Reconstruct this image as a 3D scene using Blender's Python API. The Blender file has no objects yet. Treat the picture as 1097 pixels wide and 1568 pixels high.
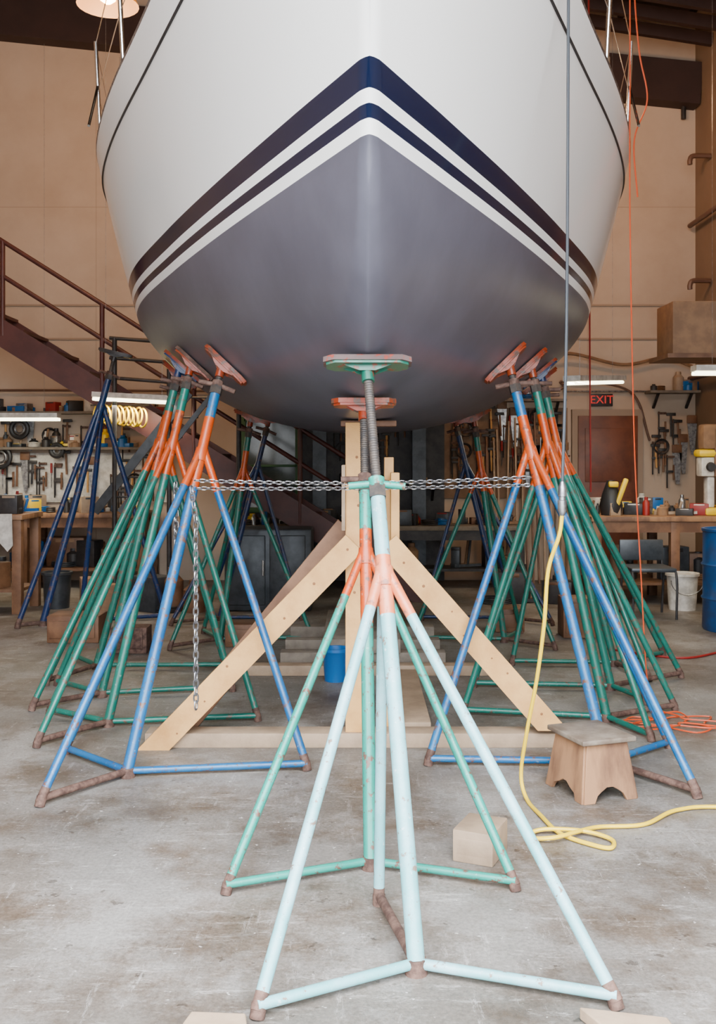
import bpy, bmesh, math, random
from mathutils import Vector, Matrix, Quaternion
random.seed(7)
V = Vector
# ------------------------------------------------------------------ materials
def mat(name, col, rough=0.5, metal=0.0, col2=None, scale=6.0, lo=0.4, hi=0.6, stretch=(1,1,1),
        bump=0.0, bscale=40.0, emit=None, estr=0.0, coat=0.0, detail=6.0):
    m = bpy.data.materials.new(name); m.use_nodes = True
    nt = m.node_tree; n = nt.nodes; l = nt.links
    b = n['Principled BSDF']
    b.inputs['Base Color'].default_value = (*col, 1)
    b.inputs['Roughness'].default_value = rough
    b.inputs['Metallic'].default_value = metal
    if coat: b.inputs['Coat Weight'].default_value = coat
    if emit:
        b.inputs['Emission Color'].default_value = (*emit, 1)
        b.inputs['Emission Strength'].default_value = estr
    tc = n.new('ShaderNodeTexCoord'); mp = n.new('ShaderNodeMapping')
    mp.inputs['Scale'].default_value = stretch
    l.new(tc.outputs['Object'], mp.inputs['Vector'])
    if col2 is not None:
        nz = n.new('ShaderNodeTexNoise'); nz.inputs['Scale'].default_value = scale
        nz.inputs['Detail'].default_value = detail; nz.inputs['Roughness'].default_value = 0.62
        l.new(mp.outputs[0], nz.inputs['Vector'])
        cr = n.new('ShaderNodeValToRGB')
        cr.color_ramp.elements[0].position = lo; cr.color_ramp.elements[0].color = (*col, 1)
        cr.color_ramp.elements[1].position = hi; cr.color_ramp.elements[1].color = (*col2, 1)
        l.new(nz.outputs['Fac'], cr.inputs[0]); l.new(cr.outputs[0], b.inputs['Base Color'])
    if bump:
        nb = n.new('ShaderNodeTexNoise'); nb.inputs['Scale'].default_value = bscale
        nb.inputs['Detail'].default_value = 4
        l.new(mp.outputs[0], nb.inputs['Vector'])
        bp = n.new('ShaderNodeBump'); bp.inputs['Strength'].default_value = bump
        bp.inputs['Distance'].default_value = 0.01
        l.new(nb.outputs['Fac'], bp.inputs['Height']); l.new(bp.outputs[0], b.inputs['Normal'])
    return m

def paint(name, col, dusty, chip=(0.11,0.05,0.035), amt=0.58, rough=0.38, scuff=0.12):
    """weathered pipe paint: tone drift + fine scuffs + rust chips"""
    m = bpy.data.materials.new(name); m.use_nodes = True
    nt = m.node_tree; n = nt.nodes; l = nt.links; b = n['Principled BSDF']
    tc = n.new('ShaderNodeTexCoord')
    def nz(sc, det, lo, hi, off):
        mp = n.new('ShaderNodeMapping'); mp.inputs['Location'].default_value = (off, off*2, off*3)
        l.new(tc.outputs['Object'], mp.inputs['Vector'])
        z = n.new('ShaderNodeTexNoise'); z.inputs['Scale'].default_value = sc; z.inputs['Detail'].default_value = det
        z.inputs['Roughness'].default_value = 0.7; l.new(mp.outputs[0], z.inputs['Vector'])
        r = n.new('ShaderNodeMapRange'); r.inputs['From Min'].default_value = lo; r.inputs['From Max'].default_value = hi
        l.new(z.outputs['Fac'], r.inputs['Value']); return r.outputs[0]
    def mix(f, a, c):
        q = n.new('ShaderNodeMix'); q.data_type = 'RGBA'; l.new(f, q.inputs[0])
        if isinstance(a, tuple): q.inputs[6].default_value = (*a, 1)
        else: l.new(a, q.inputs[6])
        q.inputs[7].default_value = (*c, 1); return q.outputs[2]
    o = mix(nz(4.5, 5, 0.40, 0.75, 0), col, dusty)
    light = tuple(min(1, x*0.7+scuff) for x in dusty)
    o = mix(nz(45, 4, 0.63, 0.69, 5), o, light)
    f = nz(28, 7, amt-0.01, amt+0.03, 11); o = mix(f, o, chip)
    l.new(o, b.inputs['Base Color']); b.inputs['Roughness'].default_value = rough
    bp = n.new('ShaderNodeBump'); bp.inputs['Strength'].default_value = 0.3; bp.inputs['Distance'].default_value = 0.002; bp.invert = True
    l.new(f, bp.inputs['Height']); l.new(bp.outputs[0], b.inputs['Normal'])
    return m
M_BLUE = paint('paint_blue', (0.001, 0.068, 0.20), (0.008, 0.11, 0.25))
M_DBLUE = paint('paint_dark_blue', (0.001, 0.014, 0.07), (0.004, 0.03, 0.10), scuff=0.04)
M_GREEN = paint('paint_green', (0.001, 0.095, 0.070), (0.005, 0.145, 0.11))
M_GREEN2 = paint('paint_green_lighter', (0.002, 0.19, 0.145), (0.014, 0.25, 0.20))  # lighter green than the stands further back
M_PALE = paint('paint_teal_overlit', (0.12, 0.34, 0.36), (0.28, 0.44, 0.50), chip=(0.17,0.125,0.10), amt=0.61, scuff=0.2)  # teal paled in the base colour to show strong daylight on the front stand
M_ORANGE = paint('paint_orange', (0.38, 0.040, 0.0), (0.40, 0.075, 0.008), chip=(0.12,0.04,0.025), amt=0.58)
M_PINK = paint('paint_orange_overlit', (0.52, 0.11, 0.03), (0.50, 0.20, 0.12), chip=(0.24,0.08,0.05), amt=0.59)  # orange washed to pink in the colour, imitating overexposure on the front stand
M_PADRED = paint('paint_red_orange', (0.20, 0.018, 0.001), (0.19, 0.04, 0.012), chip=(0.07,0.035,0.025), amt=0.54, scuff=0.03)
M_PADGRN = paint('paint_pad_green', (0.001, 0.07, 0.045), (0.006, 0.095, 0.065), chip=(0.12,0.025,0.012), amt=0.56, scuff=0.03)
M_PADWOOD = paint('pad_carpet_wood', (0.060, 0.036, 0.034), (0.10, 0.07, 0.066), chip=(0.18,0.02,0.008), amt=0.56, rough=0.8, scuff=0.03)
M_RUST = mat('rusty_steel', (0.055, 0.027, 0.020), 0.8, 0.2, (0.14, 0.08, 0.06), 30, 0.4, 0.65, bump=0.3)
M_SCREW = mat('threaded_steel', (0.045, 0.042, 0.042), 0.55, 0.5, (0.08, 0.065, 0.055), 30)
M_GALV = mat('galvanised_steel', (0.36, 0.37, 0.38), 0.38, 0.9, (0.18, 0.18, 0.20), 30)
M_CHROME = mat('stainless_steel', (0.75, 0.75, 0.75), 0.15, 1.0)
M_WOOD = mat('pine_lumber', (0.58, 0.32, 0.105), 0.6, 0, (0.42, 0.205, 0.058), 5, 0.42, 0.72, (1.2, 1.2, 1.2), bump=0.15)
M_WOODP = mat('pale_lumber', (0.33, 0.235, 0.155), 0.65, 0, (0.21, 0.145, 0.095), 6, 0.4, 0.7, bump=0.2)
M_WOODG = mat('grey_lumber', (0.18, 0.15, 0.12), 0.75, 0, (0.10, 0.082, 0.064), 9, 0.4, 0.7, bump=0.2)
M_PLY = mat('worn_plywood', (0.28, 0.145, 0.07), 0.6, 0, (0.12, 0.058, 0.031), 7, 0.42, 0.62, (1, 1, 0.25), bump=0.15)
M_PLYTOP = mat('worn_plywood_top', (0.11, 0.08, 0.058), 0.6, 0, (0.20, 0.165, 0.13), 12, 0.4, 0.66)
M_KNOT = mat('knot', (0.20, 0.08, 0.025), 0.7)
M_BROWN = mat('brown_wood', (0.10, 0.042, 0.018), 0.6, 0, (0.17, 0.08, 0.038), 6)
M_MAROON = mat('maroon_steel', (0.045, 0.007, 0.006), 0.5, 0, (0.065, 0.014, 0.011), 6)
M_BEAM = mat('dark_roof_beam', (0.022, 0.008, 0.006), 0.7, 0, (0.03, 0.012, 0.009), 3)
M_DARK = mat('dark_steel', (0.016, 0.015, 0.017), 0.5, 0.3, (0.038, 0.034, 0.034), 8)
M_GREY = mat('grey_metal', (0.06, 0.068, 0.078), 0.4, 0.4, (0.035, 0.042, 0.05), 8)
M_WHITE = mat('white_plastic', (0.62, 0.59, 0.54), 0.4, 0, (0.40, 0.37, 0.33), 10)
M_YEL = mat('yellow_rubber', (0.70, 0.47, 0.0), 0.45)
M_BLK = mat('black_rubber', (0.012, 0.012, 0.014), 0.5)
M_CABLE = mat('grey_cable', (0.03, 0.036, 0.045), 0.5)
M_ORC = mat('orange_cable', (0.48, 0.05, 0.003), 0.5)
M_RED = mat('red_paint', (0.22, 0.008, 0.006), 0.5)
M_BBL = mat('barrel_blue', (0.002, 0.06, 0.20), 0.35, 0, (0.01, 0.04, 0.12), 8)
M_BLUEP = mat('blue_plastic', (0.001, 0.09, 0.30), 0.4)
M_FLUO = mat('fluorescent_tube', (1, 1, 1), 0.4, emit=(1.0, 0.93, 0.62), estr=7)
M_BULB = mat('sodium_bulb', (1, 0.7, 0.3), 0.4, emit=(1.0, 0.50, 0.07), estr=4)
M_SHADE = mat('lamp_shade_glow', (0.02, 0.009, 0.002), 0.7, emit=(1.0, 0.28, 0.015), estr=0.9)  # emission paints the bulb's orange light onto the shade
M_TAN = mat('brown_door', (0.16, 0.048, 0.022), 0.5, 0, (0.10, 0.028, 0.014), 4)
M_TRIM = mat('trim_paint', (0.28, 0.20, 0.14), 0.6)
M_CARD = mat('cardboard', (0.24, 0.135, 0.07), 0.8, 0, (0.18, 0.10, 0.055), 8)
M_PIPE = mat('brown_pipe', (0.11, 0.055, 0.035), 0.5)
M_WINF = mat('green_window_frame', (0.02, 0.08, 0.025), 0.5)
M_GLASS = mat('window_pane', (0.03, 0.045, 0.045), 0.1, 0, (0.08, 0.10, 0.10), 3)
M_PEG = mat('pegboard', (0.20, 0.12, 0.07), 0.7, 0, (0.14, 0.08, 0.045), 5)

# ------------------------------------------------------------------ mesh builder
class B:
    def __init__(s): s.bm = bmesh.new(); s.mats = []
    def mi(s, m):
        if m not in s.mats: s.mats.append(m)
        return s.mats.index(m)
    def face(s, vs, m):
        try:
            f = s.bm.faces.new(vs); f.material_index = s.mi(m); return f
        except ValueError: return None
    def box(s, c, size, m, rot=None, bev=0.0):
        R = rot.to_3x3() if rot else Matrix.Identity(3)
        c = V(c); hx, hy, hz = [a/2 for a in size]
        vs = [s.bm.verts.new(c + R @ V((x, y, z))) for x in (-hx, hx) for y in (-hy, hy) for z in (-hz, hz)]
        fs = [(0,1,3,2),(4,6,7,5),(0,4,5,1),(2,3,7,6),(0,2,6,4),(1,5,7,3)]
        F = [s.face([vs[i] for i in f], m) for f in fs]
        if bev:
            es = set(e for f in F for e in f.edges)
            r = bmesh.ops.bevel(s.bm, geom=list(es), offset=bev, segments=2, affect='EDGES', profile=0.5)
            for f in r['faces']: f.material_index = s.mi(m)
    def bx(s, x0, x1, y0, y1, z0, z1, m, bev=0.0):
        s.box(((x0+x1)/2, (y0+y1)/2, (z0+z1)/2), (x1-x0, y1-y0, z1-z0), m, None, bev)
    def beam(s, p0, p1, w, h, m, up=(0,0,1), bev=0.0):
        p0, p1 = V(p0), V(p1); d = (p1-p0); L = d.length; d.normalize()
        side = d.cross(V(up)).normalized(); u = side.cross(d).normalized()
        R = Matrix((d, side, u)).transposed()
        s.box((p0+p1)/2, (L, w, h), m, R, bev)
    def frame(s, d):
        d = d.normalized(); a = V((0,0,1)) if abs(d.z) < 0.9 else V((1,0,0))
        x = d.cross(a).normalized(); return x, d.cross(x).normalized()
    def lathe(s, p0, axis, prof, m, seg=16, cap=True):
        p0, axis = V(p0), V(axis).normalized(); x, y = s.frame(axis); rings = []
        for t, r in prof:
            rings.append([s.bm.verts.new(p0 + axis*t + (x*math.cos(2*math.pi*i/seg) + y*math.sin(2*math.pi*i/seg))*r) for i in range(seg)])
        for a, b in zip(rings[:-1], rings[1:]):
            for i in range(seg): s.face([a[i], a[(i+1)%seg], b[(i+1)%seg], b[i]], m)
        if cap: s.face(rings[0][::-1], m); s.face(rings[-1], m)
    def tube(s, p0, p1, r, m, seg=12, r1=None):
        p0, p1 = V(p0), V(p1); L = (p1-p0).length
        if L < 1e-6: return
        s.lathe(p0, p1-p0, [(0, r), (L, r if r1 is None else r1)], m, seg)
    def path(s, pts, r, m, seg=8, closed=False):
        pts = [V(p) for p in pts]; n = len(pts); rings = []; prev = None
        for i, p in enumerate(pts):
            if closed: d = pts[(i+1)%n] - pts[i-1]
            else: d = pts[min(i+1, n-1)] - pts[max(i-1, 0)]
            if d.length < 1e-9: d = V((0,0,1))
            d.normalize()
            if prev is None: x, _ = s.frame(d)
            else:
                x = prev - d*prev.dot(d)
                if x.length < 1e-6: x, _ = s.frame(d)
                x.normalize()
            prev = x; y = d.cross(x)
            rings.append([s.bm.verts.new(p + (x*math.cos(2*math.pi*k/seg)+y*math.sin(2*math.pi*k/seg))*r) for k in range(seg)])
        prs = list(zip(rings[:-1], rings[1:]))
        if closed: prs.append((rings[-1], rings[0]))
        for a, b in prs:
            for k in range(seg): s.face([a[k], a[(k+1)%seg], b[(k+1)%seg], b[k]], m)
        if not closed: s.face(rings[0][::-1], m); s.face(rings[-1], m)
    def ring(s, c, axis, R, r, m, n=24, seg=8):
        x, y = s.frame(V(axis)); c = V(c)
        s.path([c + (x*math.cos(2*math.pi*i/n)+y*math.sin(2*math.pi*i/n))*R for i in range(n)], r, m, seg, True)
    def prism(s, poly, c, X, Y, N, th, m, bev=0):
        c, X, Y, N = V(c), V(X), V(Y), V(N)
        a = [s.bm.verts.new(c + X*p[0] + Y*p[1] - N*th/2) for p in poly]
        b = [s.bm.verts.new(c + X*p[0] + Y*p[1] + N*th/2) for p in poly]
        s.face(a[::-1], m); s.face(b, m); k = len(poly)
        for i in range(k): s.face([a[i], a[(i+1)%k], b[(i+1)%k], b[i]], m)
    def done(s, name, smooth=True, parent=None, origin=True, bevel=0.0):
        bm = s.bm
        bmesh.ops.recalc_face_normals(bm, faces=bm.faces[:])
        me = bpy.data.meshes.new(name); off = V((0,0,0))
        if origin and bm.verts:
            xs = [v.co.x for v in bm.verts]; ys = [v.co.y for v in bm.verts]; zs = [v.co.z for v in bm.verts]
            off = V(((min(xs)+max(xs))/2, (min(ys)+max(ys))/2, min(zs)))
            for v in bm.verts: v.co -= off
        bm.to_mesh(me); bm.free()
        for m in s.mats: me.materials.append(m)
        if smooth:
            me.shade_smooth(); me.set_sharp_from_angle(angle=math.radians(38))
        o = bpy.data.objects.new(name, me); o.location = off
        bpy.context.collection.objects.link(o)
        if bevel:
            md = o.modifiers.new('bev', 'BEVEL'); md.width = bevel; md.segments = 2; md.limit_method = 'ANGLE'
        if parent: o.parent = parent
        return o

def smooth_path(pts, n=10):
    pts = [V(p) for p in pts]; out = []
    P = [2*pts[0]-pts[1]] + pts + [2*pts[-1]-pts[-2]]
    for i in range(1, len(P)-2):
        a, b, c, d = P[i-1], P[i], P[i+1], P[i+2]
        for k in range(n):
            t = k/n
            out.append(0.5*((2*b) + (c-a)*t + (2*a-5*b+4*c-d)*t*t + (3*b-a-3*c+d)*t**3))
    out.append(pts[-1]); return out

def tab(T, x):
    if x <= T[0][0]:
        return T[0][1] + (x-T[0][0])*(T[1][1]-T[0][1])/(T[1][0]-T[0][0])
    if x >= T[-1][0]: return T[-1][1]
    n = len(T)
    def sl(i): return (T[i+1][1]-T[i][1])/(T[i+1][0]-T[i][0])
    for i in range(n-1):
        if x <= T[i+1][0]:
            h = T[i+1][0]-T[i][0]; t = (x-T[i][0])/h
            m0 = sl(i) if i == 0 else (sl(i-1)+sl(i))/2
            m1 = sl(i) if i == n-2 else (sl(i)+sl(i+1))/2
            return ((2*t**3-3*t*t+1)*T[i][1] + (t**3-2*t*t+t)*h*m0 + (-2*t**3+3*t*t)*T[i+1][1] + (t**3-t*t)*h*m1)

# ------------------------------------------------------------------ hull
CX = 0.035; WL = 2.5; YE = 11.6; ZB = 1.775
KEEL = [(3.17,2.5),(3.27,2.29),(3.40,2.11),(3.55,1.99),(3.72,1.91),(3.95,1.845),(4.3,1.775),(4.8,1.72),(5.35,1.695),(6.5,1.675),(8,1.685),(9.5,1.75),(10.8,1.93),(11.6,2.08)]
PROF = [(1.775,4.3),(1.845,3.95),(1.91,3.72),(1.99,3.55),(2.11,3.40),(2.29,3.27),(2.5,3.17),(3.0,2.82),(3.7,2.33)]
BW = [(3.17,0.0),(3.69,0.235),(4.58,0.63),(5.5,1.01),(6.67,1.44),(7.5,1.63),(8.5,1.70),(9.5,1.66),(10.8,1.48),(11.9,1.25)]
EX = [(2.4,0.03),(4.6,0.03),(5.2,0.045),(6,0.07),(7,0.14),(8,0.2),(11.6,0.2)]
SHEER = [(2.3,3.64),(4,3.54),(6,3.50),(8,3.50),(11.6,3.58)]
def sstep(a, b, x):
    t = max(0, min(1, (x-a)/(b-a))); return t*t*(3-2*t)
def half(Y, Z):
    d = max(0.0, Y - tab(PROF, Z)) if Z > ZB else 1.0
    if Z >= WL:
        dz = Z-WL; w = dz/(tab(SHEER, Y)-WL)
        h = max(0.0, tab(BW, Y+0.7*dz)) + w*tab(EX, Y)*min(1, d/0.5)
        rr = 1.0
    else:
        zk = tab(KEEL, Y); t = max(0.0, min(1, (Z-zk)/(WL-zk)))
        k = sstep(3.2, 5.6, Y); n = 1.25 + 0.08*k; mm = 0.70 - 0.24*k
        h = max(0.0, tab(BW, Y))*(max(0.0, 1-(1-t)**n))**mm
        rr = min(1, t*6)
    return h + 0.014*math.sqrt(min(1, d/0.03))*rr
def hull_z(X, Y):
    a, b = tab(KEEL, Y), WL
    x = abs(X-CX)
    for _ in range(40):
        c = (a+b)/2
        if half(Y, c) < x: a = c
        else: b = c
    return (a+b)/2
def hull_n(X, Y):
    e = 0.02
    if abs(X-CX) < 0.03:
        s = (tab(KEEL, Y+e)-tab(KEEL, Y-e))/(2*e); return V((0, -s, 1)).normalized()
    return V((-(hull_z(X+e, Y)-hull_z(X-e, Y))/(2*e), -(hull_z(X, Y+e)-hull_z(X, Y-e))/(2*e), 1)).normalized()

def hull_mat():
    m = bpy.data.materials.new('hull_paint'); m.use_nodes = True
    nt = m.node_tree; n = nt.nodes; l = nt.links; b = n['Principled BSDF']
    tc = n.new('ShaderNodeTexCoord'); sp = n.new('ShaderNodeSeparateXYZ'); l.new(tc.outputs['Object'], sp.inputs[0])
    mr = n.new('ShaderNodeMapRange'); mr.inputs['From Min'].default_value = 2.4; mr.inputs['From Max'].default_value = 2.8
    l.new(sp.outputs['Z'], mr.inputs['Value'])
    cr = n.new('ShaderNodeValToRGB'); cr.color_ramp.interpolation = 'CONSTANT'
    W = (0.84, 0.845, 0.84, 1); N = (0.003, 0.007, 0.025, 1); G = (0.088, 0.088, 0.115, 1)
    e = cr.color_ramp.elements; e[0].position = 0; e[0].color = G
    e[1].position = (2.5-2.4)/0.4; e[1].color = W
    for z, c in ((2.541, N), (2.579, W), (2.617, N), (2.691, W)):
        q = e.new((z-2.4)/0.4); q.color = c
    l.new(mr.outputs[0], cr.inputs[0])
    nz = n.new('ShaderNodeTexNoise'); nz.inputs['Scale'].default_value = 2.3; nz.inputs['Detail'].default_value = 9; nz.inputs['Roughness'].default_value = 0.62
    l.new(tc.outputs['Object'], nz.inputs['Vector'])
    c2 = n.new('ShaderNodeValToRGB'); c2.color_ramp.elements[0].position = 0.35; c2.color_ramp.elements[0].color = (0.74,0.74,0.74,1)
    c2.color_ramp.elements[1].position = 0.68; c2.color_ramp.elements[1].color = (1.05,1.05,1.05,1)
    l.new(nz.outputs['Fac'], c2.inputs[0])
    mx = n.new('ShaderNodeMix'); mx.data_type = 'RGBA'; mx.blend_type = 'MULTIPLY'
    gt = n.new('ShaderNodeMath'); gt.operation = 'LESS_THAN'; gt.inputs[1].default_value = 2.5
    l.new(sp.outputs['Z'], gt.inputs[0]); l.new(gt.outputs[0], mx.inputs[0])
    l.new(cr.outputs[0], mx.inputs[6]); l.new(c2.outputs[0], mx.inputs[7]); l.new(mx.outputs[2], b.inputs['Base Color'])
    r = n.new('ShaderNodeMapRange'); r.inputs['To Min'].default_value = 0.12; r.inputs['To Max'].default_value = 0.36
    l.new(gt.outputs[0], r.inputs['Value']); l.new(r.outputs[0], b.inputs['Roughness'])
    r = n.new('ShaderNodeMapRange'); r.inputs['To Min'].default_value = 0.5; r.inputs['To Max'].default_value = 0.35
    l.new(gt.outputs[0], r.inputs['Value']); l.new(r.outputs[0], b.inputs['Specular IOR Level'])
    return m
M_HULL = hull_mat()
M_DECK = mat('deck_gelcoat', (0.7, 0.7, 0.68), 0.5)
M_ANTI = mat('antifouling_grey', (0.09, 0.09, 0.115), 0.5)

boat = bpy.data.objects.new('sailboat', None); bpy.context.collection.objects.link(boat)
b = B(); NS = 110; lev = []
NB = 34; NT = 16
for i in range(NB+1): lev.append(('b', (i/NB)**1.7))
for i in range(1, NT+1): lev.append(('t', i/NT))
def hp(s, kind, q):
    if kind == 'b': z0 = ZB + (WL-ZB)*q
    else: z0 = WL + (3.62-WL)*q
    y0 = tab(PROF, z0) if z0 > ZB else 4.3
    Y = y0 + (YE-y0)*(s**1.7)
    if kind == 'b':
        zr = tab(KEEL, max(Y, 4.3)); Z = zr + (WL-zr)*q
        Z = max(Z, tab(KEEL, Y)) if Y > 3.17 else Z
    else: Z = WL + (tab(SHEER, Y)-WL)*q
    h = 0.0 if (s == 0 or (kind == 'b' and q == 0)) else half(Y, Z)
    return Y, Z, h
grid = []
for i in range(NS+1):
    s = i/NS
    col = [hp(s, k, q) for k, q in lev]
    L = [b.bm.verts.new((CX-h, Y, Z)) for Y, Z, h in reversed(col)]
    R = [b.bm.verts.new((CX+h, Y, Z)) for Y, Z, h in col[1:]]
    grid.append(L+R)
for a, c in zip(grid[:-1], grid[1:]):
    for k in range(len(a)-1): b.face([a[k], a[k+1], c[k+1], c[k]], M_HULL)
b.face(grid[-1], M_HULL)
bmesh.ops.remove_doubles(b.bm, verts=b.bm.verts[:], dist=0.0004)
hull = b.done('hull', parent=boat, origin=False)
b = B(); prev = None
for i in range(60):
    Y = 2.42 + (YE-2.42)*i/59; z = tab(SHEER, Y)-0.02; h = max(0.0, half(Y, z)-0.01)
    row = [b.bm.verts.new((CX+h*q, Y, z+0.06*(1-q*q))) for q in (-1,-.5,0,.5,1)]
    if prev:
        for k in range(4): b.face([prev[k], prev[k+1], row[k+1], row[k]], M_DECK)
    prev = row
b.box((CX, 7.2, 3.66), (1.7, 3.6, 0.34), M_DECK, None, 0.1)
b.done('deck', parent=boat, origin=False)
b = B()
for sg in (-1, 1):
    b.path([(CX+sg*(half(Y, tab(SHEER, Y)-0.17)+0.002), Y, tab(SHEER, Y)-0.17) for Y in [2.62+0.12*i for i in range(74)]], 0.007, M_BLK, 6)
    b.path([(CX+sg*(half(Y, tab(SHEER, Y))-0.012), Y, tab(SHEER, Y)+0.012) for Y in [2.5+0.12*i for i in range(75)]], 0.016, M_GALV, 6)
    tops = []
    for Y in (4.15, 5.3, 6.45, 7.7, 9.0, 10.3):
        z = tab(SHEER, Y); h = half(Y, z)-0.02; p = V((CX+sg*h, Y, z)); q = p + V((sg*0.03, 0, 0.62)); tops.append((p, q))
        b.tube(p, q, 0.0125, M_CHROME, 10); b.tube(p, p+V((0,0,0.06)), 0.02, M_CHROME, 10)
    for f in (1.0, 0.5):
        ps = [V((CX+sg*0.28, 2.95, 3.58+0.62*f))] + [p.lerp(q, f*0.98) for p, q in tops]
        for u, v in zip(ps[:-1], ps[1:]): b.tube(u, v, 0.003, M_CHROME, 6)
    b.tube((CX+sg*0.28, 2.95, 3.58), (CX+sg*0.28, 2.95, 4.2), 0.0125, M_CHROME)
    p, q = tops[2]; b.tube(p+V((0,-0.28,0)), p.lerp(q, 0.55), 0.009, M_CHROME, 8)
b.path(smooth_path([(CX-0.28,2.95,4.2),(CX-0.2,2.6,4.22),(CX,2.4,4.22),(CX+0.2,2.6,4.22),(CX+0.28,2.95,4.2)], 6), 0.0125, M_CHROME)
b.done('rails_and_stanchions', parent=boat, origin=False)
b = B(); rings = []
for z, y0, y1, th in ((1.72, 6.7, 8.9, 0.13), (1.2, 6.95, 8.8, 0.11), (0.5, 7.25, 8.75, 0.10), (0.22, 7.35, 8.75, 0.10)):
    r = []
    for k in range(24):
        a = 2*math.pi*k/24; c = (math.cos(a)+1)/2
        r.append(b.bm.verts.new((CX+th*math.sin(a)*(0.6+0.4*(1-c)), y0+(y1-y0)*c, z)))
    rings.append(r)
for a, c in zip(rings[:-1], rings[1:]):
    for k in range(24): b.face([a[k], a[(k+1)%24], c[(k+1)%24], c[k]], M_ANTI)
b.face(rings[0], M_ANTI); b.face(rings[-1], M_ANTI)
b.done('fin_keel', parent=boat, origin=False)

# ------------------------------------------------------------------ jack stands
def stand(C, feet, PX, PY, cA, cB, ext=0.2, T=None, pad=(0.31, 0.075), mpad=None, mplate=None, r=0.025, lr=0.018,
          band=(0.72, 0.92), joint=0.82, cUp=None, mfoot=None, hand=None, lowmat=None, ltop=0.11, barmat=None):
    b = B(); C = V((C[0], C[1], 0.035)); cUp = cUp or cA; mpad = mpad or M_PADRED; mplate = mplate or M_PADRED; mfoot = mfoot or M_RUST
    hand = hand or M_RUST; lowmat = lowmat or cA
    if T is None:
        n = hull_n(PX, PY); top = V((PX, PY, hull_z(PX, PY))) - n*0.004
    else:
        top = V(T); n = (top-C).normalized()
    base = top - n*0.045
    d = (base-C); L = d.length; d.normalize()
    Lp = L-ext
    P = lambda k: C + d*(Lp*k)
    b.tube(P(0), P(band[0]), r, cA, 16); b.tube(P(band[0]), P(band[1]), r*1.01, cB, 16); b.tube(P(band[1]), P(1), r, cUp, 16)
    b.lathe(P(1)-d*0.02, d, [(0, r*1.25), (0.045, r*1.25)], M_SCREW, 6)
    x = d.cross(V((0,1,0.2))).normalized(); h0 = P(1)+d*0.035
    b.tube(h0-x*0.10-d*0.02, h0, 0.013, hand); b.tube(h0, h0+x*0.10, 0.013, hand)
    b.lathe(h0-d*0.015, d, [(0, 0.03), (0.035, 0.03)], hand, 10)
    n_t = max(6, int(ext/0.005)); prof = []
    for i in range(n_t+1):
        t = ext*i/n_t; prof.append((t, 0.0185 if i % 2 else 0.0165))
    b.lathe(P(1), d, prof, M_SCREW, 12)
    b.lathe(base-d*0.05, d, [(0, 0.024), (0.05, 0.024)], mplate, 12)
    X = V((1,0,0)) - n*n.x; X.normalize(); Y = n.cross(X).normalized()
    a, c = pad[0]/2, pad[1]/2; k = 0.22*a
    poly = [(-a, -c*0.5), (-a+k, -c), (a-k, -c), (a, -c*0.5), (a, c*0.5), (a-k, c), (-a+k, c), (-a, c*0.5)]
    b.prism(poly, top-n*0.012, X, Y, n, 0.020, mpad)
    b.prism([(q[0]*0.93, q[1]*0.9) for q in poly], top-n*0.027, X, Y, n, 0.010, mplate)
    for sgn in (-1, 1):
        b.prism([(-a*0.55, 0), (a*0.55, 0), (0.03, -0.022), (-0.03, -0.022)], top-n*0.032+Y*sgn*0.024, X, n, Y, 0.007, mplate)
    J = P(joint)
    for i, f in enumerate(feet):
        F = V((f[0], f[1], 0.02)); hd = (F-C); hd.z = 0; hd.normalize()
        s0 = J + hd*r*0.6; Lg = (F-s0)
        m1 = s0 + Lg*(ltop+0.05*random.random())
        b.tube(s0, m1, lr, cB, 12); b.tube(m1, s0+Lg*0.965, lr, lowmat, 12); b.tube(s0+Lg*0.965, F, lr*1.02, mfoot, 12)
        b.tube(s0+Lg*0.985, F+V((0,0,-0.02)), lr*1.15, mfoot, 12)
        b.tube(C+V((0,0,-0.005)), F+V((0,0,0.015)), lr*0.85, (barmat or lowmat) if (i != 0) else M_RUST, 10)
    b.lathe(J-d*0.05, d, [(0, r*1.2), (0.02, r*1.35), (0.07, r*1.2)], cB, 14)
    b.lathe(C-V((0,0,0.035)), V((0,0,1)), [(0, r*1.3), (0.045, r*1.15)], mfoot, 14)
    return b.done('boat_jack_stand')

stand((0.169, 2.975), [(0.07,3.43), (-0.270,2.736), (0.705,2.785)], CX, 3.84, M_PALE, M_PINK, ext=0.50, pad=(0.33,0.11),
      mpad=M_PADWOOD, mplate=M_PADGRN, r=0.026, lr=0.0185, band=(0.70, 0.84), joint=0.80, hand=M_GREEN2, ltop=0.09)
stand((0.045, 3.73), [(0.06,4.2), (-0.454,3.51), (0.546,3.54)], CX-0.01, 4.45, M_GREEN2, M_ORANGE, ext=0.36, pad=(0.28,0.11),
      mpad=M_PADRED, mplate=M_PADRED, band=(0.60,0.87), joint=0.80, lr=0.017, cUp=M_GREEN2, ltop=0.12)
stand((-1.08, 4.80), [(-1.367,4.39), (-0.244,4.90), (-1.48,5.17)], -0.70, 5.5, M_BLUE, M_ORANGE, ext=0.13, r=0.027, lr=0.020)
stand((1.20, 4.95), [(1.494,4.50), (0.34,4.98), (1.606,5.28)], 0.78, 5.5, M_BLUE, M_ORANGE, ext=0.13, r=0.027, lr=0.020)
stand((-1.39, 5.70), [(-1.66,5.28), (-0.567,5.81), (-1.80,5.96)], -0.98, 6.2, M_GREEN, M_ORANGE, ext=0.12, r=0.026, lr=0.019, mpad=M_RUST)
stand((-1.60, 6.40), [(-1.93,6.05), (-0.80,6.55), (-1.98,6.72)], -1.13, 6.65, M_GREEN, M_ORANGE, ext=0.12, r=0.026, lr=0.019, mplate=M_DBLUE)
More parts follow.
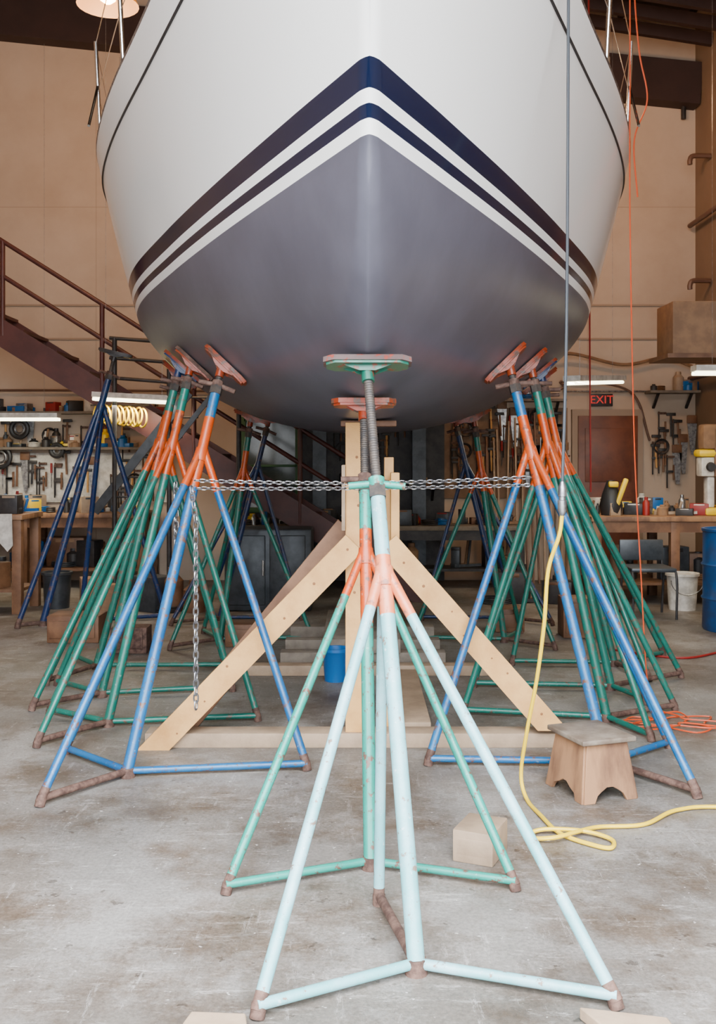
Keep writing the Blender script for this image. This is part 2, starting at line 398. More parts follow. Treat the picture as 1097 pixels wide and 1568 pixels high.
stand((-1.85, 7.25), [(-2.05,6.72), (-0.94,7.24), (-2.12,7.6)], -1.28, 7.4, M_GREEN, M_ORANGE, ext=0.12, r=0.026, lr=0.019)
stand((1.41, 5.81), [(1.88,6.06), (0.61,5.95), (1.55,5.4)], 1.0, 6.1, M_GREEN, M_ORANGE, ext=0.12, r=0.026, lr=0.019)
stand((1.63, 6.60), [(2.20,6.96), (0.75,6.66), (1.75,6.2)], 1.18, 6.75, M_GREEN, M_ORANGE, ext=0.12, r=0.026, lr=0.019, mplate=M_DBLUE)
stand((1.84, 7.35), [(1.95,6.85), (1.11,7.38), (2.3,7.7)], 1.32, 7.5, M_GREEN, M_ORANGE, ext=0.12, r=0.026, lr=0.019)
for sg in (-1, 1):
    stand((CX+sg*1.3, 9.4), [(CX+sg*1.7,9.1), (CX+sg*0.55,9.4), (CX+sg*1.5,9.9)], CX+sg*0.85, 9.5, M_DBLUE, M_DBLUE, ext=0.12)
    stand((CX+sg*1.15, 8.3), [(CX+sg*1.5,7.95), (CX+sg*0.4,8.35), (CX+sg*1.35,8.7)], CX+sg*0.9, 8.4, M_GREEN, M_ORANGE, ext=0.12)
stand((-2.80, 9.1), [(-2.98,8.95), (-1.78,9.5), (-2.6,9.62)], 0, 0, M_DBLUE, M_DBLUE, ext=0.2, T=(-2.20,9.3,2.46), r=0.031, lr=0.024, joint=0.88, mpad=M_DARK, mplate=M_DARK)

# ------------------------------------------------------------------ chains
def chain(b, pts, m, link=0.034, r=0.0036):
    pts = [V(p) for p in pts]; seglen = [0]
    for u, v in zip(pts[:-1], pts[1:]): seglen.append(seglen[-1]+(v-u).length)
    tot = seglen[-1]; n = int(tot/(link*0.78)); k = 0
    for i in range(n):
        t = (i+0.5)*tot/n
        while k < len(pts)-2 and seglen[k+1] < t: k += 1
        u, v = pts[k], pts[k+1]; q = (t-seglen[k])/max(1e-9, seglen[k+1]-seglen[k]); c = u.lerp(v, q); d = (v-u).normalized()
        x, y = b.frame(d); ang = math.radians(20 + (90 if i % 2 else 0)); w = x*math.cos(ang)+y*math.sin(ang)
        ov = [];
        for j in range(12):
            a = 2*math.pi*j/12; ov.append(c + d*(math.cos(a)*link*0.42 + (0.004 if math.cos(a) > 0 else -0.004)) + w*math.sin(a)*link*0.28)
        b.path(ov, r, m, 5, True)
def sag(p, q, s, n=14):
    p, q = V(p), V(q)
    return [p.lerp(q, i/n) - V((0,0,4*s*(i/n)*(1-i/n))) for i in range(n+1)]
b = B()
chain(b, sag((-0.80,5.03,1.385),(0.86,5.10,1.40),0.02), M_GALV, 0.030, 0.0026)
chain(b, sag((-0.80,5.08,1.345),(0.86,5.14,1.36),0.008), M_GALV, 0.030, 0.0026)
b.done('safety_chain')
b = B()
chain(b, [(-0.79,4.85,1.36),(-0.765,4.83,1.2),(-0.76,4.8,0.32)], M_GALV, 0.042, 0.0042)
b.done('hanging_chain')
b = B()
chain(b, sag((-1.0,5.6,1.36),(-1.02,5.75,1.36),0.45,24), M_GALV, 0.04, 0.004)
b.done('hanging_chain')

# ------------------------------------------------------------------ timber shoring
def knots(b, p0, p1, N, w, cnt):
    p0, p1, N = V(p0), V(p1), V(N)
    for i in range(cnt):
        c = p0.lerp(p1, (i+random.uniform(0.2,0.8))/cnt); d = (p1-p0).normalized(); s = d.cross(N).normalized()
        c = c + s*random.uniform(-w*0.3, w*0.3)
        b.lathe(c, N, [(0, random.uniform(0.005, 0.009)), (0.0008, 0.005)], M_KNOT, 8)
b = B()
b.bx(-1.10, 1.06, 5.28, 5.42, 0, 0.075, M_WOODP, 0.004)
b.bx(-0.065, 0.025, 5.30, 5.39, 0.075, 1.68, M_WOOD, 0.004)
b.bx(0.14, 0.19, 5.44, 5.53, 0.0, 1.50, M_WOOD, 0.004)
b.bx(-0.085, -0.065, 5.28, 5.39, 1.12, 1.46, M_WOODP, 0.004)
b.bx(0.17, 0.215, 5.29, 5.40, 1.05, 1.42, M_WOOD, 0.004)
b.bx(-0.09, 0.20, 5.31, 5.43, 1.66, 1.69, M_BROWN, 0.004)
b.bx(0.025, 0.05, 5.31, 5.39, 0.075, 1.30, M_WOODG, 0.004)
for z in (0.35,0.8,1.25,1.5): b.lathe((random.uniform(-0.05,0.01),5.2998,z),(0,-1,0),[(0,0.008),(0.0008,0.005)],M_KNOT,8)
b.done('timber_keel_prop')
def brace(p0, p1, name='timber_brace', m=M_WOOD, th=0.04, hw=0.06, kn=7):
    b = B(); p0, p1 = V(p0), V(p1); d = (p1-p0)
    dh = V((d.x, 0, d.z)).normalized(); nrm = V((-dh.z, 0, dh.x))
    if nrm.z < 0: nrm = -nrm
    sx = 1 if d.x > 0 else -1; c = hw/abs(dh.z)
    foot = [V((p0.x-c, 0, p0.z)), V((p0.x+c, 0, p0.z))]
    top = [p1 - nrm*hw, p1 + nrm*hw]
    if sx > 0: pl = [(foot[0].x, foot[0].z), (foot[1].x, foot[1].z), (top[0].x, top[0].z), (top[1].x, top[1].z)]
    else: pl = [(foot[1].x, foot[1].z), (foot[0].x, foot[0].z), (top[0].x, top[0].z), (top[1].x, top[1].z)]
    b.prism(pl, (0, p0.y, 0), (1,0,0), (0,0,1), (0,1,0), th, m)
    if kn: knots(b, V((p0.x, p0.y-th/2-0.0001, p0.z))+d*0.05, V((p1.x, p0.y-th/2-0.0001, p1.z)), (0,-1,0), 0.1, kn)
    b.done(name, bevel=0.003)
brace((-1.05,5.255,0.0),(-0.02,5.255,1.06))
brace((1.00,5.255,0.10),(0.15,5.255,1.06))
brace((-0.98,5.48,0.0),(-0.06,5.48,1.13), m=M_BROWN, kn=0)  # brown piece stands in for the front brace's darker top edge
b = B()
for y in (7.3, 7.8, 8.4): b.bx(-0.55, 0.62, y-0.07, y+0.07, 0.0, 0.12, M_WOODG, 0.005)
b.bx(-0.25, 0.3, 7.2, 8.6, 0.12, 0.22, M_WOODG, 0.005)
b.done('keel_blocks')
b = B(); b.bx(-0.9, 0.9, 7.02, 7.14, 0, 0.07, M_WOODP, 0.005); b.done('floor_timber')
b = B(); b.bx(0.25, 0.4, 5.6, 7.0, 0, 0.05, M_WOODP, 0.005); b.done('floor_timber')
for x, y, w, d, h, m in ((-2.3,8.4,0.42,0.3,0.22,M_BROWN),(-1.75,7.9,0.28,0.2,0.2,M_RUST),(1.85,8.6,0.3,0.25,0.33,M_BROWN),(-3.1,7.6,0.3,0.4,0.16,M_WOODG),(1.3,8.9,0.25,0.3,0.2,M_BROWN),(-0.9,8.2,0.3,0.25,0.18,M_BROWN)):
    b = B(); b.bx(x-w/2, x+w/2, y-d/2, y+d/2, 0, h, m, 0.01); b.bx(x-w/2+0.02, x+w/2-0.03, y-d/2-0.012, y-d/2, 0.04, h-0.04, m, 0.004); b.done('cribbing_block')

b = B(); R = Matrix.Rotation(math.radians(-24), 4, 'Z')
b.box((0.462, 3.86, 0.06), (0.155, 0.20, 0.12), M_WOODP, R, 0.006)
b.box((0.462, 3.86, 0.0606), (0.12, 0.202, 0.06), M_WOODP, R, 0.002)
b.done('wood_block')
b = B(); b.prism([(-0.09,-0.05),(0.09,-0.06),(0.075,0.03),(-0.07,0.04)], (-0.37,2.66,0.02), (1,0,0), (0,1,0), (0,0,1), 0.04, M_WOODP); b.done('wood_chock', bevel=0.004)
b = B(); b.prism([(-0.13,0.08),(-0.05,-0.1),(0.10,-0.06),(0.09,0.03)], (0.72,2.65,0.018), (1,0,0), (0,1,0), (0,0,1), 0.034, M_WOODP); b.done('wood_chock', bevel=0.004)

# ------------------------------------------------------------------ step stool
b = B()
fc, rc, lc = V((0.972,4.417,0)), V((1.225,4.506,0)), V((0.781,4.66,0))
X = (rc-fc).normalized(); Yv = V((-X.y, X.x, 0)); w = 0.27; dp = 0.31; H = 0.25
ctr = fc + X*w/2 + Yv*dp/2
def side(c, ax, wd, spl, N):
    wb, wt = wd/2, wd/2-spl
    poly = [(-wb,0), (-wb+0.055,0), (-wb+0.07,0.03), (-0.045,0.045), (-0.015,0.062), (0.015,0.062), (0.045,0.045), (wb-0.07,0.03), (wb-0.055,0), (wb,0), (wt,H), (-wt,H)]
    up = (V((0,0,1))*H - N*spl); up = up/ H
    b.prism(poly, c, ax, up, N, 0.018, M_PLY)
side(ctr - Yv*dp/2, X, w, 0.035, -Yv); side(ctr + Yv*dp/2, X, w, 0.035, Yv)
side(ctr - X*w/2, Yv, dp, 0.035, -X); side(ctr + X*w/2, Yv, dp, 0.035, X)
Rm = Matrix((X, Yv, V((0,0,1)))).transposed()
b.box(ctr + V((0,0,H+0.01)), (w+0.0, dp-0.0, 0.022), M_PLYTOP, Rm, 0.004)
b.done('step_stool', bevel=0.002)

# ------------------------------------------------------------------ cords
b = B()
b.path(smooth_path([(0.86,4.2,6.9),(0.865,4.2,4.5),(0.862,4.2,3.0),(0.855,4.2,2.0),(0.838,4.2,1.37)]), 0.0065, M_CABLE, 8)
b.done('hanging_power_cable')
b = B()
b.lathe((0.838,4.2,1.40), (0,0,-1), [(0,0.008),(0.02,0.016),(0.06,0.018),(0.062,0.014),(0.075,0.014),(0.078,0.019),(0.12,0.018),(0.14,0.009)], M_GALV, 14)
b.path(smooth_path([(0.838,4.2,1.27),(0.828,4.21,1.18),(0.79,4.25,1.03),(0.782,4.3,0.80),(0.765,4.38,0.55),(0.735,4.46,0.30),(0.72,4.52,0.10),(0.735,4.46,0.012),
    (0.76,4.25,0.012),(0.80,4.05,0.012),(0.90,3.93,0.012),(0.965,3.90,0.012),(0.985,3.98,0.014),(0.90,4.05,0.02),(0.76,4.07,0.022),(0.69,4.06,0.012),(0.68,4.0,0.012),(0.76,3.97,0.025),
    (0.86,4.03,0.025),(0.97,4.12,0.012),(1.16,4.15,0.012),(1.35,4.32,0.012),(1.6,4.35,0.012),(2.3,4.2,0.012)], 12), 0.0085, M_YEL, 8)
b.done('yellow_extension_cord')
b = B()
b.path(smooth_path([(1.64,6.25,6.9),(1.66,6.25,4.3),(1.66,6.25,3.0),(1.70,6.3,1.6),(1.74,6.3,0.8),(1.76,6.25,0.2),(1.78,6.2,0.012)]), 0.0045, M_ORC, 6)
pts = []
for i in range(30):
    a = i*0.62; r0 = 0.13+0.07*math.sin(i*1.7); pts.append((1.75+r0*1.5*math.cos(a)*(1+0.15*math.sin(i)), 5.75+r0*1.2*math.sin(a), 0.008+0.0006*i))
b.path(smooth_path(pts+[(2.2,5.6,0.012),(2.8,5.7,0.012)], 5), 0.0045, M_ORC, 6)
b.done('orange_extension_cord')
b = B()
b.path(smooth_path([(1.70,6.3,4.55),(1.78,6.3,4.5),(1.95,6.3,4.52),(1.90,6.3,4.45),(1.74,6.3,4.52),(1.70,6.3,4.42),(1.73,6.3,4.0),(1.78,6.3,3.7),(1.70,6.3,3.45),(1.72,6.3,3.1)], 8), 0.005, M_ORC, 6)
b.done('orange_rope')
b = B(); b.path(smooth_path([(1.98,8.8,6.9),(1.99,8.8,3.0),(2.0,8.8,1.2)]), 0.008, M_RED, 6); b.done('red_air_hose')
b = B(); b.path(smooth_path([(1.9,8.0,0.01),(2.4,7.6,0.01),(3.0,7.9,0.01),(3.9,7.4,0.01)]), 0.009, M_RED, 6); b.done('floor_hose')

# ------------------------------------------------------------------ room shell
def floor_mat():
    m = bpy.data.materials.new('concrete_floor'); m.use_nodes = True
    nt = m.node_tree; n = nt.nodes; l = nt.links; bs = n['Principled BSDF']
    tc = n.new('ShaderNodeTexCoord')
    def noise(sc, det, lo, hi, c0, c1, rough=0.6, st=(1,1,1)):
        mp = n.new('ShaderNodeMapping'); mp.inputs['Scale'].default_value = st; mp.inputs['Location'].default_value = (sc, sc*.7, 0)
        l.new(tc.outputs['Object'], mp.inputs['Vector'])
        z = n.new('ShaderNodeTexNoise'); z.inputs['Scale'].default_value = sc; z.inputs['Detail'].default_value = det; z.inputs['Roughness'].default_value = rough
        l.new(mp.outputs[0], z.inputs['Vector'])
        r = n.new('ShaderNodeValToRGB'); r.color_ramp.elements[0].position = lo; r.color_ramp.elements[0].color = (*c0,1)
        r.color_ramp.elements[1].position = hi; r.color_ramp.elements[1].color = (*c1,1); l.new(z.outputs['Fac'], r.inputs[0]); return r, z
    a, _ = noise(1.1, 10, 0.36, 0.64, (0.115,0.106,0.095), (0.235,0.222,0.207))
    s, _ = noise(2.2, 10, 0.46, 0.62, (1,1,1), (0.55,0.45,0.37), 0.7)
    s2, _ = noise(0.8, 10, 0.51, 0.55, (1,1,1), (0.76,0.72,0.68), 0.8)
    g, gz = noise(70, 6, 0.35, 0.6, (0.66,0.66,0.66), (1.1,1.1,1.1), 0.75)
    sc, _ = noise(4, 9, 0.56, 0.61, (0,0,0), (0.11,0.11,0.107), 0.88, (1, 5, 1))
    sd, _ = noise(3.1, 9, 0.58, 0.62, (0,0,0), (0.09,0.09,0.09), 0.88, (6, 1, 1))
    p, _ = noise(30, 2, 0.70, 0.74, (0,0,0), (0.26,0.26,0.25))
    dk, _ = noise(17, 3, 0.67, 0.71, (1,1,1), (0.5,0.47,0.45))
    def mix(x, y, t):
        q = n.new('ShaderNodeMix'); q.data_type = 'RGBA'; q.blend_type = t; q.inputs[0].default_value = 1
        l.new(x, q.inputs[6]); l.new(y, q.inputs[7]); return q.outputs[2]
    o = a.outputs[0]
    for q in (s, s2, g, dk): o = mix(o, q.outputs[0], 'MULTIPLY')
    for q in (sc, sd, p): o = mix(o, q.outputs[0], 'ADD')
    l.new(o, bs.inputs['Base Color']); bs.inputs['Roughness'].default_value = 0.5
    bp = n.new('ShaderNodeBump'); bp.inputs['Strength'].default_value = 0.15; bp.inputs['Distance'].default_value = 0.005
    l.new(gz.outputs['Fac'], bp.inputs['Height']); l.new(bp.outputs[0], bs.inputs['Normal'])
    return m
M_FLOOR = floor_mat()
M_PAVE = mat('pavement', (0.22, 0.21, 0.20), 0.8, 0, (0.16, 0.155, 0.15), 1.5)
M_WALL = mat('painted_wallboard', (0.50, 0.40, 0.31), 0.8, 0, (0.40, 0.30, 0.22), 0.8, 0.35, 0.7, bump=0.05)
M_WALL2 = mat('tan_wallboard', (0.24, 0.165, 0.11), 0.8, 0, (0.18, 0.12, 0.08), 0.8, 0.35, 0.7)  # darker tan board for the right and front walls
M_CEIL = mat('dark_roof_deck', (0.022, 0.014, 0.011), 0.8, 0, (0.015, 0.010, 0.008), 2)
XL, XR, YB, YF = -5.6, 4.12, 12.5, 0.8
b = B(); b.bx(XL-.12, XR+.12, YF-.3, YB+0.1, -0.1, 0, M_FLOOR); b.done('floor', smooth=False)
b = B(); b.bx(-40, 40, -60, YF-.3, -0.12, -0.004, M_PAVE); b.done('ground', smooth=False)
b = B(); b.bx(XL-0.1, XR+0.1, YB, YB+0.12, 0, 8.2, M_WALL); b.done('wall_back', smooth=False)
b = B(); b.bx(XL-0.12, XL, YF, YB, 0, 8.2, M_WALL); b.done('wall_left', smooth=False)
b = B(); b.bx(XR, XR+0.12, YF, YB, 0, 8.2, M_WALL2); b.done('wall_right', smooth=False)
b = B(); b.bx(XL-0.12, -2.6, YF-0.12, YF, 0, 8.2, M_WALL2); b.bx(2.6, XR+0.12, YF-0.12, YF, 0, 8.2, M_WALL2); b.bx(-2.6, 2.6, YF-0.12, YF, 6.0, 8.2, M_WALL2); b.done('wall_front_unseen', smooth=False)  # unseen front wall, added with a narrowed opening so daylight falls off inward
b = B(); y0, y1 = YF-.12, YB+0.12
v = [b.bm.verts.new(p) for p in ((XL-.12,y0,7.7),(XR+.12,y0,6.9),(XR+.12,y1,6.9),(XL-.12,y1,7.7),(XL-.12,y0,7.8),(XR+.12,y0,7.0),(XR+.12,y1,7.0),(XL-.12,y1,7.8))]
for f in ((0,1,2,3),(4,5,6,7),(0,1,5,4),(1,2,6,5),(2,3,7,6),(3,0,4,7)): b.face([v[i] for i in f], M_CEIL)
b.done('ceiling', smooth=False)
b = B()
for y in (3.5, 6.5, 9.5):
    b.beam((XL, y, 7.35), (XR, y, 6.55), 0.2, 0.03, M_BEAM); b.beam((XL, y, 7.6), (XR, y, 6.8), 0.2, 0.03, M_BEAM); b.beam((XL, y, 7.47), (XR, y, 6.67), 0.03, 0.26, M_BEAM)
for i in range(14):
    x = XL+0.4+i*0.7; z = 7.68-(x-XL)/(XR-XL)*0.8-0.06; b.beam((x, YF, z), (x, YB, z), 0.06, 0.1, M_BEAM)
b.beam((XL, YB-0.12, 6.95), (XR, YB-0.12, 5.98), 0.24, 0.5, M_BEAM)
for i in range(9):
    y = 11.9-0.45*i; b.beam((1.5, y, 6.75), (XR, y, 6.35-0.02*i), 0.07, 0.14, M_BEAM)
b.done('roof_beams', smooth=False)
b = B()
for z in (3.34, 2.93): b.bx(XL, XR, YB-0.02, YB, z, z+0.022, M_TRIM)
b.done('trim_1', smooth=False)
b = B()
for x in (-3.2,-0.8,1.6,2.8): b.bx(x, x+0.004, YB-0.003, YB, 0, 6.2, M_TRIM)
for z in (4.55,): b.bx(XL, XR, YB-0.003, YB, z, z+0.004, M_TRIM)
b.done('trim_2', smooth=False)
b = B(); b.path(smooth_path([(-5.4,12.44,2.31),(-3.5,12.44,2.31),(-1,12.44,2.30),(2.2,12.44,2.30),(2.5,12.44,2.42),(3.3,12.44,2.3),(3.55,12.44,1.7)]), 0.014, M_PIPE, 8)
b.path(smooth_path([(2.0,12.3,2.55),(2.5,12.35,2.75),(3.2,12.4,2.62),(3.7,12.4,2.7),(4.05,12.4,2.6)]), 0.02, M_CARD)
b.path([(2.5,12.46,2.30),(4.1,12.46,2.30)], 0.012, M_GALV); b.done('electrical_conduit')
b = B()
for z in (2.45, 4.3, 3.0): b.tube((4.02, 5.0, z), (4.02, 12.4, z), 0.03, M_PIPE)
for y in (7, 9, 11): b.bx(4.0, 4.12, y, y+0.05, 2.4, 4.4, M_PIPE)
for z in (5.0, 3.55): b.path(smooth_path([(4.1,11.9,z),(3.9,11.9,z),(3.86,11.9,z-0.05),(3.86,11.9,z-0.1)],4), 0.03, M_PIPE)
b.tube((3.95, 12.42, 5.6), (3.95, 12.42, 5.9), 0.03, M_DARK)
b.done('steel_pipes')
b = B(); b.bx(2.60,3.46,12.43,12.5,0.0,2.08,M_TRIM); b.bx(2.67,3.39,12.40,12.46,0.02,2.0,M_TAN,0.004)
b.bx(2.75,3.31,12.385,12.405,1.2,1.85,M_TAN,0.006); b.bx(2.75,3.31,12.385,12.405,0.2,1.0,M_TAN,0.006); b.lathe((2.73,12.40,1.02),(0,-1,0),[(0,0.02),(0.03,0.02),(0.04,0.03),(0.07,0.02)],M_CHROME)
b.done('door_1')
b = B(); b.bx(2.83,3.10,12.45,12.49,2.12,2.27,M_DARK,0.004)
sign = b.done('exit_sign')
cu = bpy.data.curves.new('exit_text', 'FONT'); cu.body = 'EXIT'; cu.size = 0.14; cu.extrude = 0.004; cu.align_x = 'CENTER'; cu.align_y = 'CENTER'
mt = mat('exit_red', (0.6,0.02,0.015), 0.5, emit=(1,0.03,0.02), estr=0.3); cu.materials.append(mt)
to = bpy.data.objects.new('letters', cu); bpy.context.collection.objects.link(to)
to.parent = sign; to.location = V((2.965,12.444,2.195)) - sign.location; to.rotation_euler = (math.radians(90),0,0)
b = B(); x0,x1,z0,z1 = -1.38,-0.74,0.87,1.95
b.bx(x0,x1,12.42,12.44,z0,z1,M_GLASS)
for a in ((x0-.04,x0+.02,z0-.04,z1+.04),(x1-.02,x1+.04,z0-.04,z1+.04),(x0,x1,z0-.04,z0+.02),(x0,x1,z1-.02,z1+.04),(x0,x1,1.38,1.41)): b.bx(a[0],a[1],12.38,12.5,a[2],a[3],M_WINF,0.003)
b.done('window_1')

# ------------------------------------------------------------------ stairs
b = B()
def sz(x): return 3.0 - 0.63*(x+3.91)
for y in (10.6, 11.45):
    b.beam((-5.5, y, sz(-5.5)-0.1), (0.7, y, sz(0.7)-0.02), 0.04, 0.26, M_MAROON)
for i in range(18):
    x = -5.3+i*0.34; b.bx(x-0.14, x+0.14, 10.6, 11.45, sz(x)-0.02, sz(x)+0.015, M_MAROON)
for k, h in ((0, 0.88), (1, 0.52)):
    b.tube((-5.5, 10.6, sz(-5.5)+h), (0.3, 10.6, sz(0.3)+h), 0.024, M_MAROON)
for x in (-5.0,-3.68,-2.65,-1.7,-0.6,0.3):
    b.tube((x, 10.6, sz(x)-0.1), (x, 10.6, sz(x)+0.88), 0.026, M_MAROON)
b.done('steel_staircase')
b = B()
for z in (2.75, 2.55, 2.35): b.tube((-2.5, 10.3, z-.05), (-1.2, 10.3, z-0.15), 0.018, M_DARK)
for x in (-2.45, -1.9, -1.2): b.tube((x, 10.3, 0), (x, 10.3, 2.7), 0.025, M_DARK)
b.beam((-1.7,10.3,2.15),(-2.65,10.3,0.95),0.03,0.09,M_GREY); b.beam((-1.45,10.3,2.15),(-2.4,10.3,0.95),0.03,0.05,M_GREY)
for i in range(6):
    t = i/6; b.tube((-1.7-0.95*t,10.3,2.1-1.2*t),(-1.45-0.95*t,10.3,2.1-1.2*t),0.012,M_GREY,6)
b.done('steel_scaffold_rack')

# ------------------------------------------------------------------ benches and clutter
def bench(x0, x1, y0, y1, z, name='workbench', m=M_BROWN, top=M_PLY):
    b = B(); b.bx(x0, x1, y0, y1, z-0.05, z, top, 0.005)
    for x in (x0+0.06, (x0+x1)/2, x1-0.06):
        for y in (y0+0.06, y1-0.06): b.bx(x-0.045, x+0.045, y-0.045, y+0.045, 0, z-0.05, m, 0.004)
    b.bx(x0+0.03, x1-0.03, y0+0.02, y0+0.05, z-0.16, z-0.05, m); b.bx(x0+0.05, x1-0.05, y0+0.08, y1-0.05, 0.2, 0.23, m)
    b.done(name)
bench(-4.4, -3.2, 9.75, 10.4, 0.95, top=M_PLY); bench(-5.2, -2.4, 11.6, 12.4, 0.86)
bench(-1.5, 1.9, 11.55, 12.1, 0.72, m=M_DARK, top=M_WOODG)
bench(2.35, 4.05, 10.3, 11.2, 0.9)
def clutter(name, x0, x1, y, z, n, smin=0.05, smax=0.16, dy=0.12, ms=None):
    b = B(); ms = ms or [M_WHITE,M_GREY,M_CARD,M_BLUEP,M_RED,M_DARK,M_DARK,M_WOODP,M_GALV,M_BLK,M_WHITE,M_CARD,M_BROWN,M_GREY,M_YEL]
    for i in range(n):
        x = random.uniform(x0, x1); w = random.uniform(smin, smax); h = random.uniform(smin, smax*1.5); m = random.choice(ms); yy = y+random.uniform(-dy, dy)
        t = random.random()
        if t < 0.4: 
            R = Matrix.Rotation(random.uniform(-.6,.6),4,'Z'); b.box((x,yy,z+h*0.4),(w*random.uniform(.8,1.6),w,h*0.8),m,R,0.006); b.box((x,yy,z+h*0.72),(w*0.8,w*1.01,h*0.1),random.choice(ms),R,0.003)
        elif t < 0.75: b.lathe((x, yy, z), (0,0,1), [(0,w*.42),(h*.7,w*.42),(h*.85,w*.2),(h*.88,w*.22),(h,w*.2)], m, 14)
        elif t < 0.88:
            for k in range(3): b.ring((x,yy,z+0.012+0.02*k),(0,0,1),w*0.7,0.01,m,16,6)
        else:
            a = random.uniform(-.5,.5); b.beam((x-w,yy,z+0.02),(x+w,yy+a*w,z+0.03),0.04,0.03,m); b.tube((x,yy,z+0.04),(x+0.03,yy,z+h),0.014,m,8)
    b.done(name)
clutter('workbench_supplies', -4.3,-3.3,10.1,0.95,26,dy=.2); clutter('workbench_supplies', -5.0,-2.5,12.0,0.86,60,dy=.25)
clutter('workbench_supplies', -1.4,1.8,11.85,0.72,50,dy=.15); clutter('workbench_supplies', 2.5,3.95,10.8,0.9,44, 0.05, 0.15,dy=.3)
clutter('stored_boxes', -4.25,-3.4,10.1,0.23,7,0.12,0.25,ms=[M_CARD,M_DARK,M_BROWN,M_GREY]); clutter('stored_boxes', -5.0,-2.6,12.0,0.23,14,0.12,0.3,ms=[M_CARD,M_DARK,M_BROWN,M_GREY,M_BLUEP])
clutter('stored_boxes', 2.5,3.9,10.8,0.23,10,0.15,0.3,ms=[M_CARD,M_DARK,M_BROWN,M_GREY]); clutter('stored_boxes', -1.3,1.8,11.8,0.23,14,0.12,0.24,ms=[M_CARD,M_DARK,M_BROWN,M_GREY])
clutter('floor_equipment', -3.1,-1.5,10.0,0,9,0.12,0.3,ms=[M_GREY,M_DARK,M_BROWN,M_CARD]); clutter('floor_equipment', 1.0,2.2,10.6,0,8,0.12,0.32,ms=[M_GREY,M_DARK,M_BROWN,M_CARD])
def shelf(x0, x1, z, y=12.36):
    b = B(); b.bx(x0, x1, y-0.12, 12.5, z-0.03, z, M_WOODG)
    for x in (x0+0.1, x1-0.1): b.beam((x, 12.48, z-0.2), (x, y-0.1, z-0.03), 0.03, 0.02, M_DARK)
    b.done('storage_shelf')
shelf(-5.3,-2.3,2.05); clutter('shelf_supplies',-5.2,-2.4,12.36,2.05,46,dy=.05)
shelf(-5.3,-2.3,1.62); clutter('shelf_supplies',-5.2,-2.4,12.36,1.62,60,0.05,0.16,dy=.05)
shelf(3.5,4.1,2.3); clutter('shelf_supplies',3.55,4.0,12.36,2.3,8,dy=.05)
shelf(1.1,2.5,2.2); clutter('shelf_supplies',1.15,2.45,12.36,2.2,18,0.05,0.12,dy=.05)
shelf(-0.6,1.0,1.15); clutter('shelf_supplies',-0.5,0.9,12.36,1.15,20,0.05,0.14,dy=.05)
def tools(x0, x1, z0, z1, n, name='hanging_hand_tools'):
    b = B()
    for i in range(n):
        x = random.uniform(x0, x1); z = random.uniform(z0, z1); t = random.random(); y = 12.42
        if t < 0.3:
            b.tube((x,y,z),(x+random.uniform(-.02,.02),y,z-0.26),0.013,random.choice([M_WOOD,M_BROWN,M_DARK]),8); b.box((x,y,z+0.01),(0.11,0.03,0.035),M_DARK,None,0.005)
        elif t < 0.42:
            b.prism([(0,0),(0.12,0.0),(0.09,-0.38),(0.05,-0.38)],(x,y,z),(1,0,0),(0,0,1),(0,1,0),0.004,M_GALV); b.box((x+0.06,y,z+0.05),(0.12,0.022,0.1),M_BROWN,None,0.01)
        elif t < 0.52:
            mm = random.choice([M_BLK,M_CABLE,M_DARK,M_CARD])
            for k in range(3): b.ring((x,y-0.012*k,z-0.1),(0,1,0),0.075+0.008*k,0.009,mm,20,6)
        elif t < 0.88:
            b.tube((x,y,z),(x,y,z-0.4),0.009,M_DARK,6); b.box((x+0.04,y,z-0.02),(0.1,0.02,0.025),M_RUST,None,0.004); b.box((x+0.04,y,z-0.2),(0.1,0.02,0.03),M_DARK,None,0.004); b.tube((x+0.08,y,z-0.12),(x+0.08,y,z-0.3),0.012,M_BROWN,8)
        else:
            b.tube((x,y,z),(x,y,z-0.12),0.014,M_RED,8); b.tube((x,y,z-0.12),(x,y,z-0.3),0.005,M_GALV,6)
    b.done(name)
b = B(); b.bx(-5.3,-2.25,12.46,12.5,0.95,1.55,M_WHITE); b.done('pegboard', smooth=False)
b = B(); b.bx(1.05,2.55,12.46,12.5,1.0,2.1,M_PEG); b.done('pegboard', smooth=False)
tools(1.1,2.5,1.5,2.1,60); tools(-5.2,-2.3,1.25,1.55,40); tools(3.55,4.05,1.5,2.1,16); tools(-0.3,0.6,1.6,2.15,20); tools(-5.2,-2.4,1.85,2.0,18)
b = B()
for x,z,r in ((-4.07,1.84,0.10),(-3.62,1.58,0.07),(-4.3,1.5,0.12)):
    b.ring((x,12.3,z),(0,1,0),r,0.028,M_BLK,24,8); b.ring((x,12.3,z),(0,1,0),r*0.55,0.015,M_GALV,20,6)
b.done('spare_wheels')
b = B()
for i in range(16):
    x = 1.5+i*0.065; b.beam((x,12.15,0),(x+random.uniform(-.05,.08),12.42,random.uniform(1.5,2.1)),0.04,0.02,random.choice([M_BROWN,M_WOODP,M_WOODG,M_CARD]),up=(1,0,0))
b.done('leaning_lumber')
b = B()
for i in range(11): b.ring((-2.66+0.046*i, 10.45, 1.94-0.004*i+0.008*(i%2)),(0.8,0.62,0.1*(i%3-1)),0.095,0.010,M_YEL,20,6)
b.tube((-2.73,10.45,2.03),(-2.13,10.45,2.03),0.008,M_DARK,6)
b.done('coiled_air_hose')
for x in (-0.46, 0.73):
    b = B(); b.bx(x-0.08,x+0.08,12.2,12.22,0,2.3,M_GREY); b.bx(x-0.08,x+0.08,12.34,12.36,0,2.3,M_GREY); b.bx(x-0.01,x+0.01,12.22,12.34,0,2.3,M_GREY); b.bx(x-.13,x+.13,12.15,12.42,0,0.02,M_GREY); b.done('steel_column')
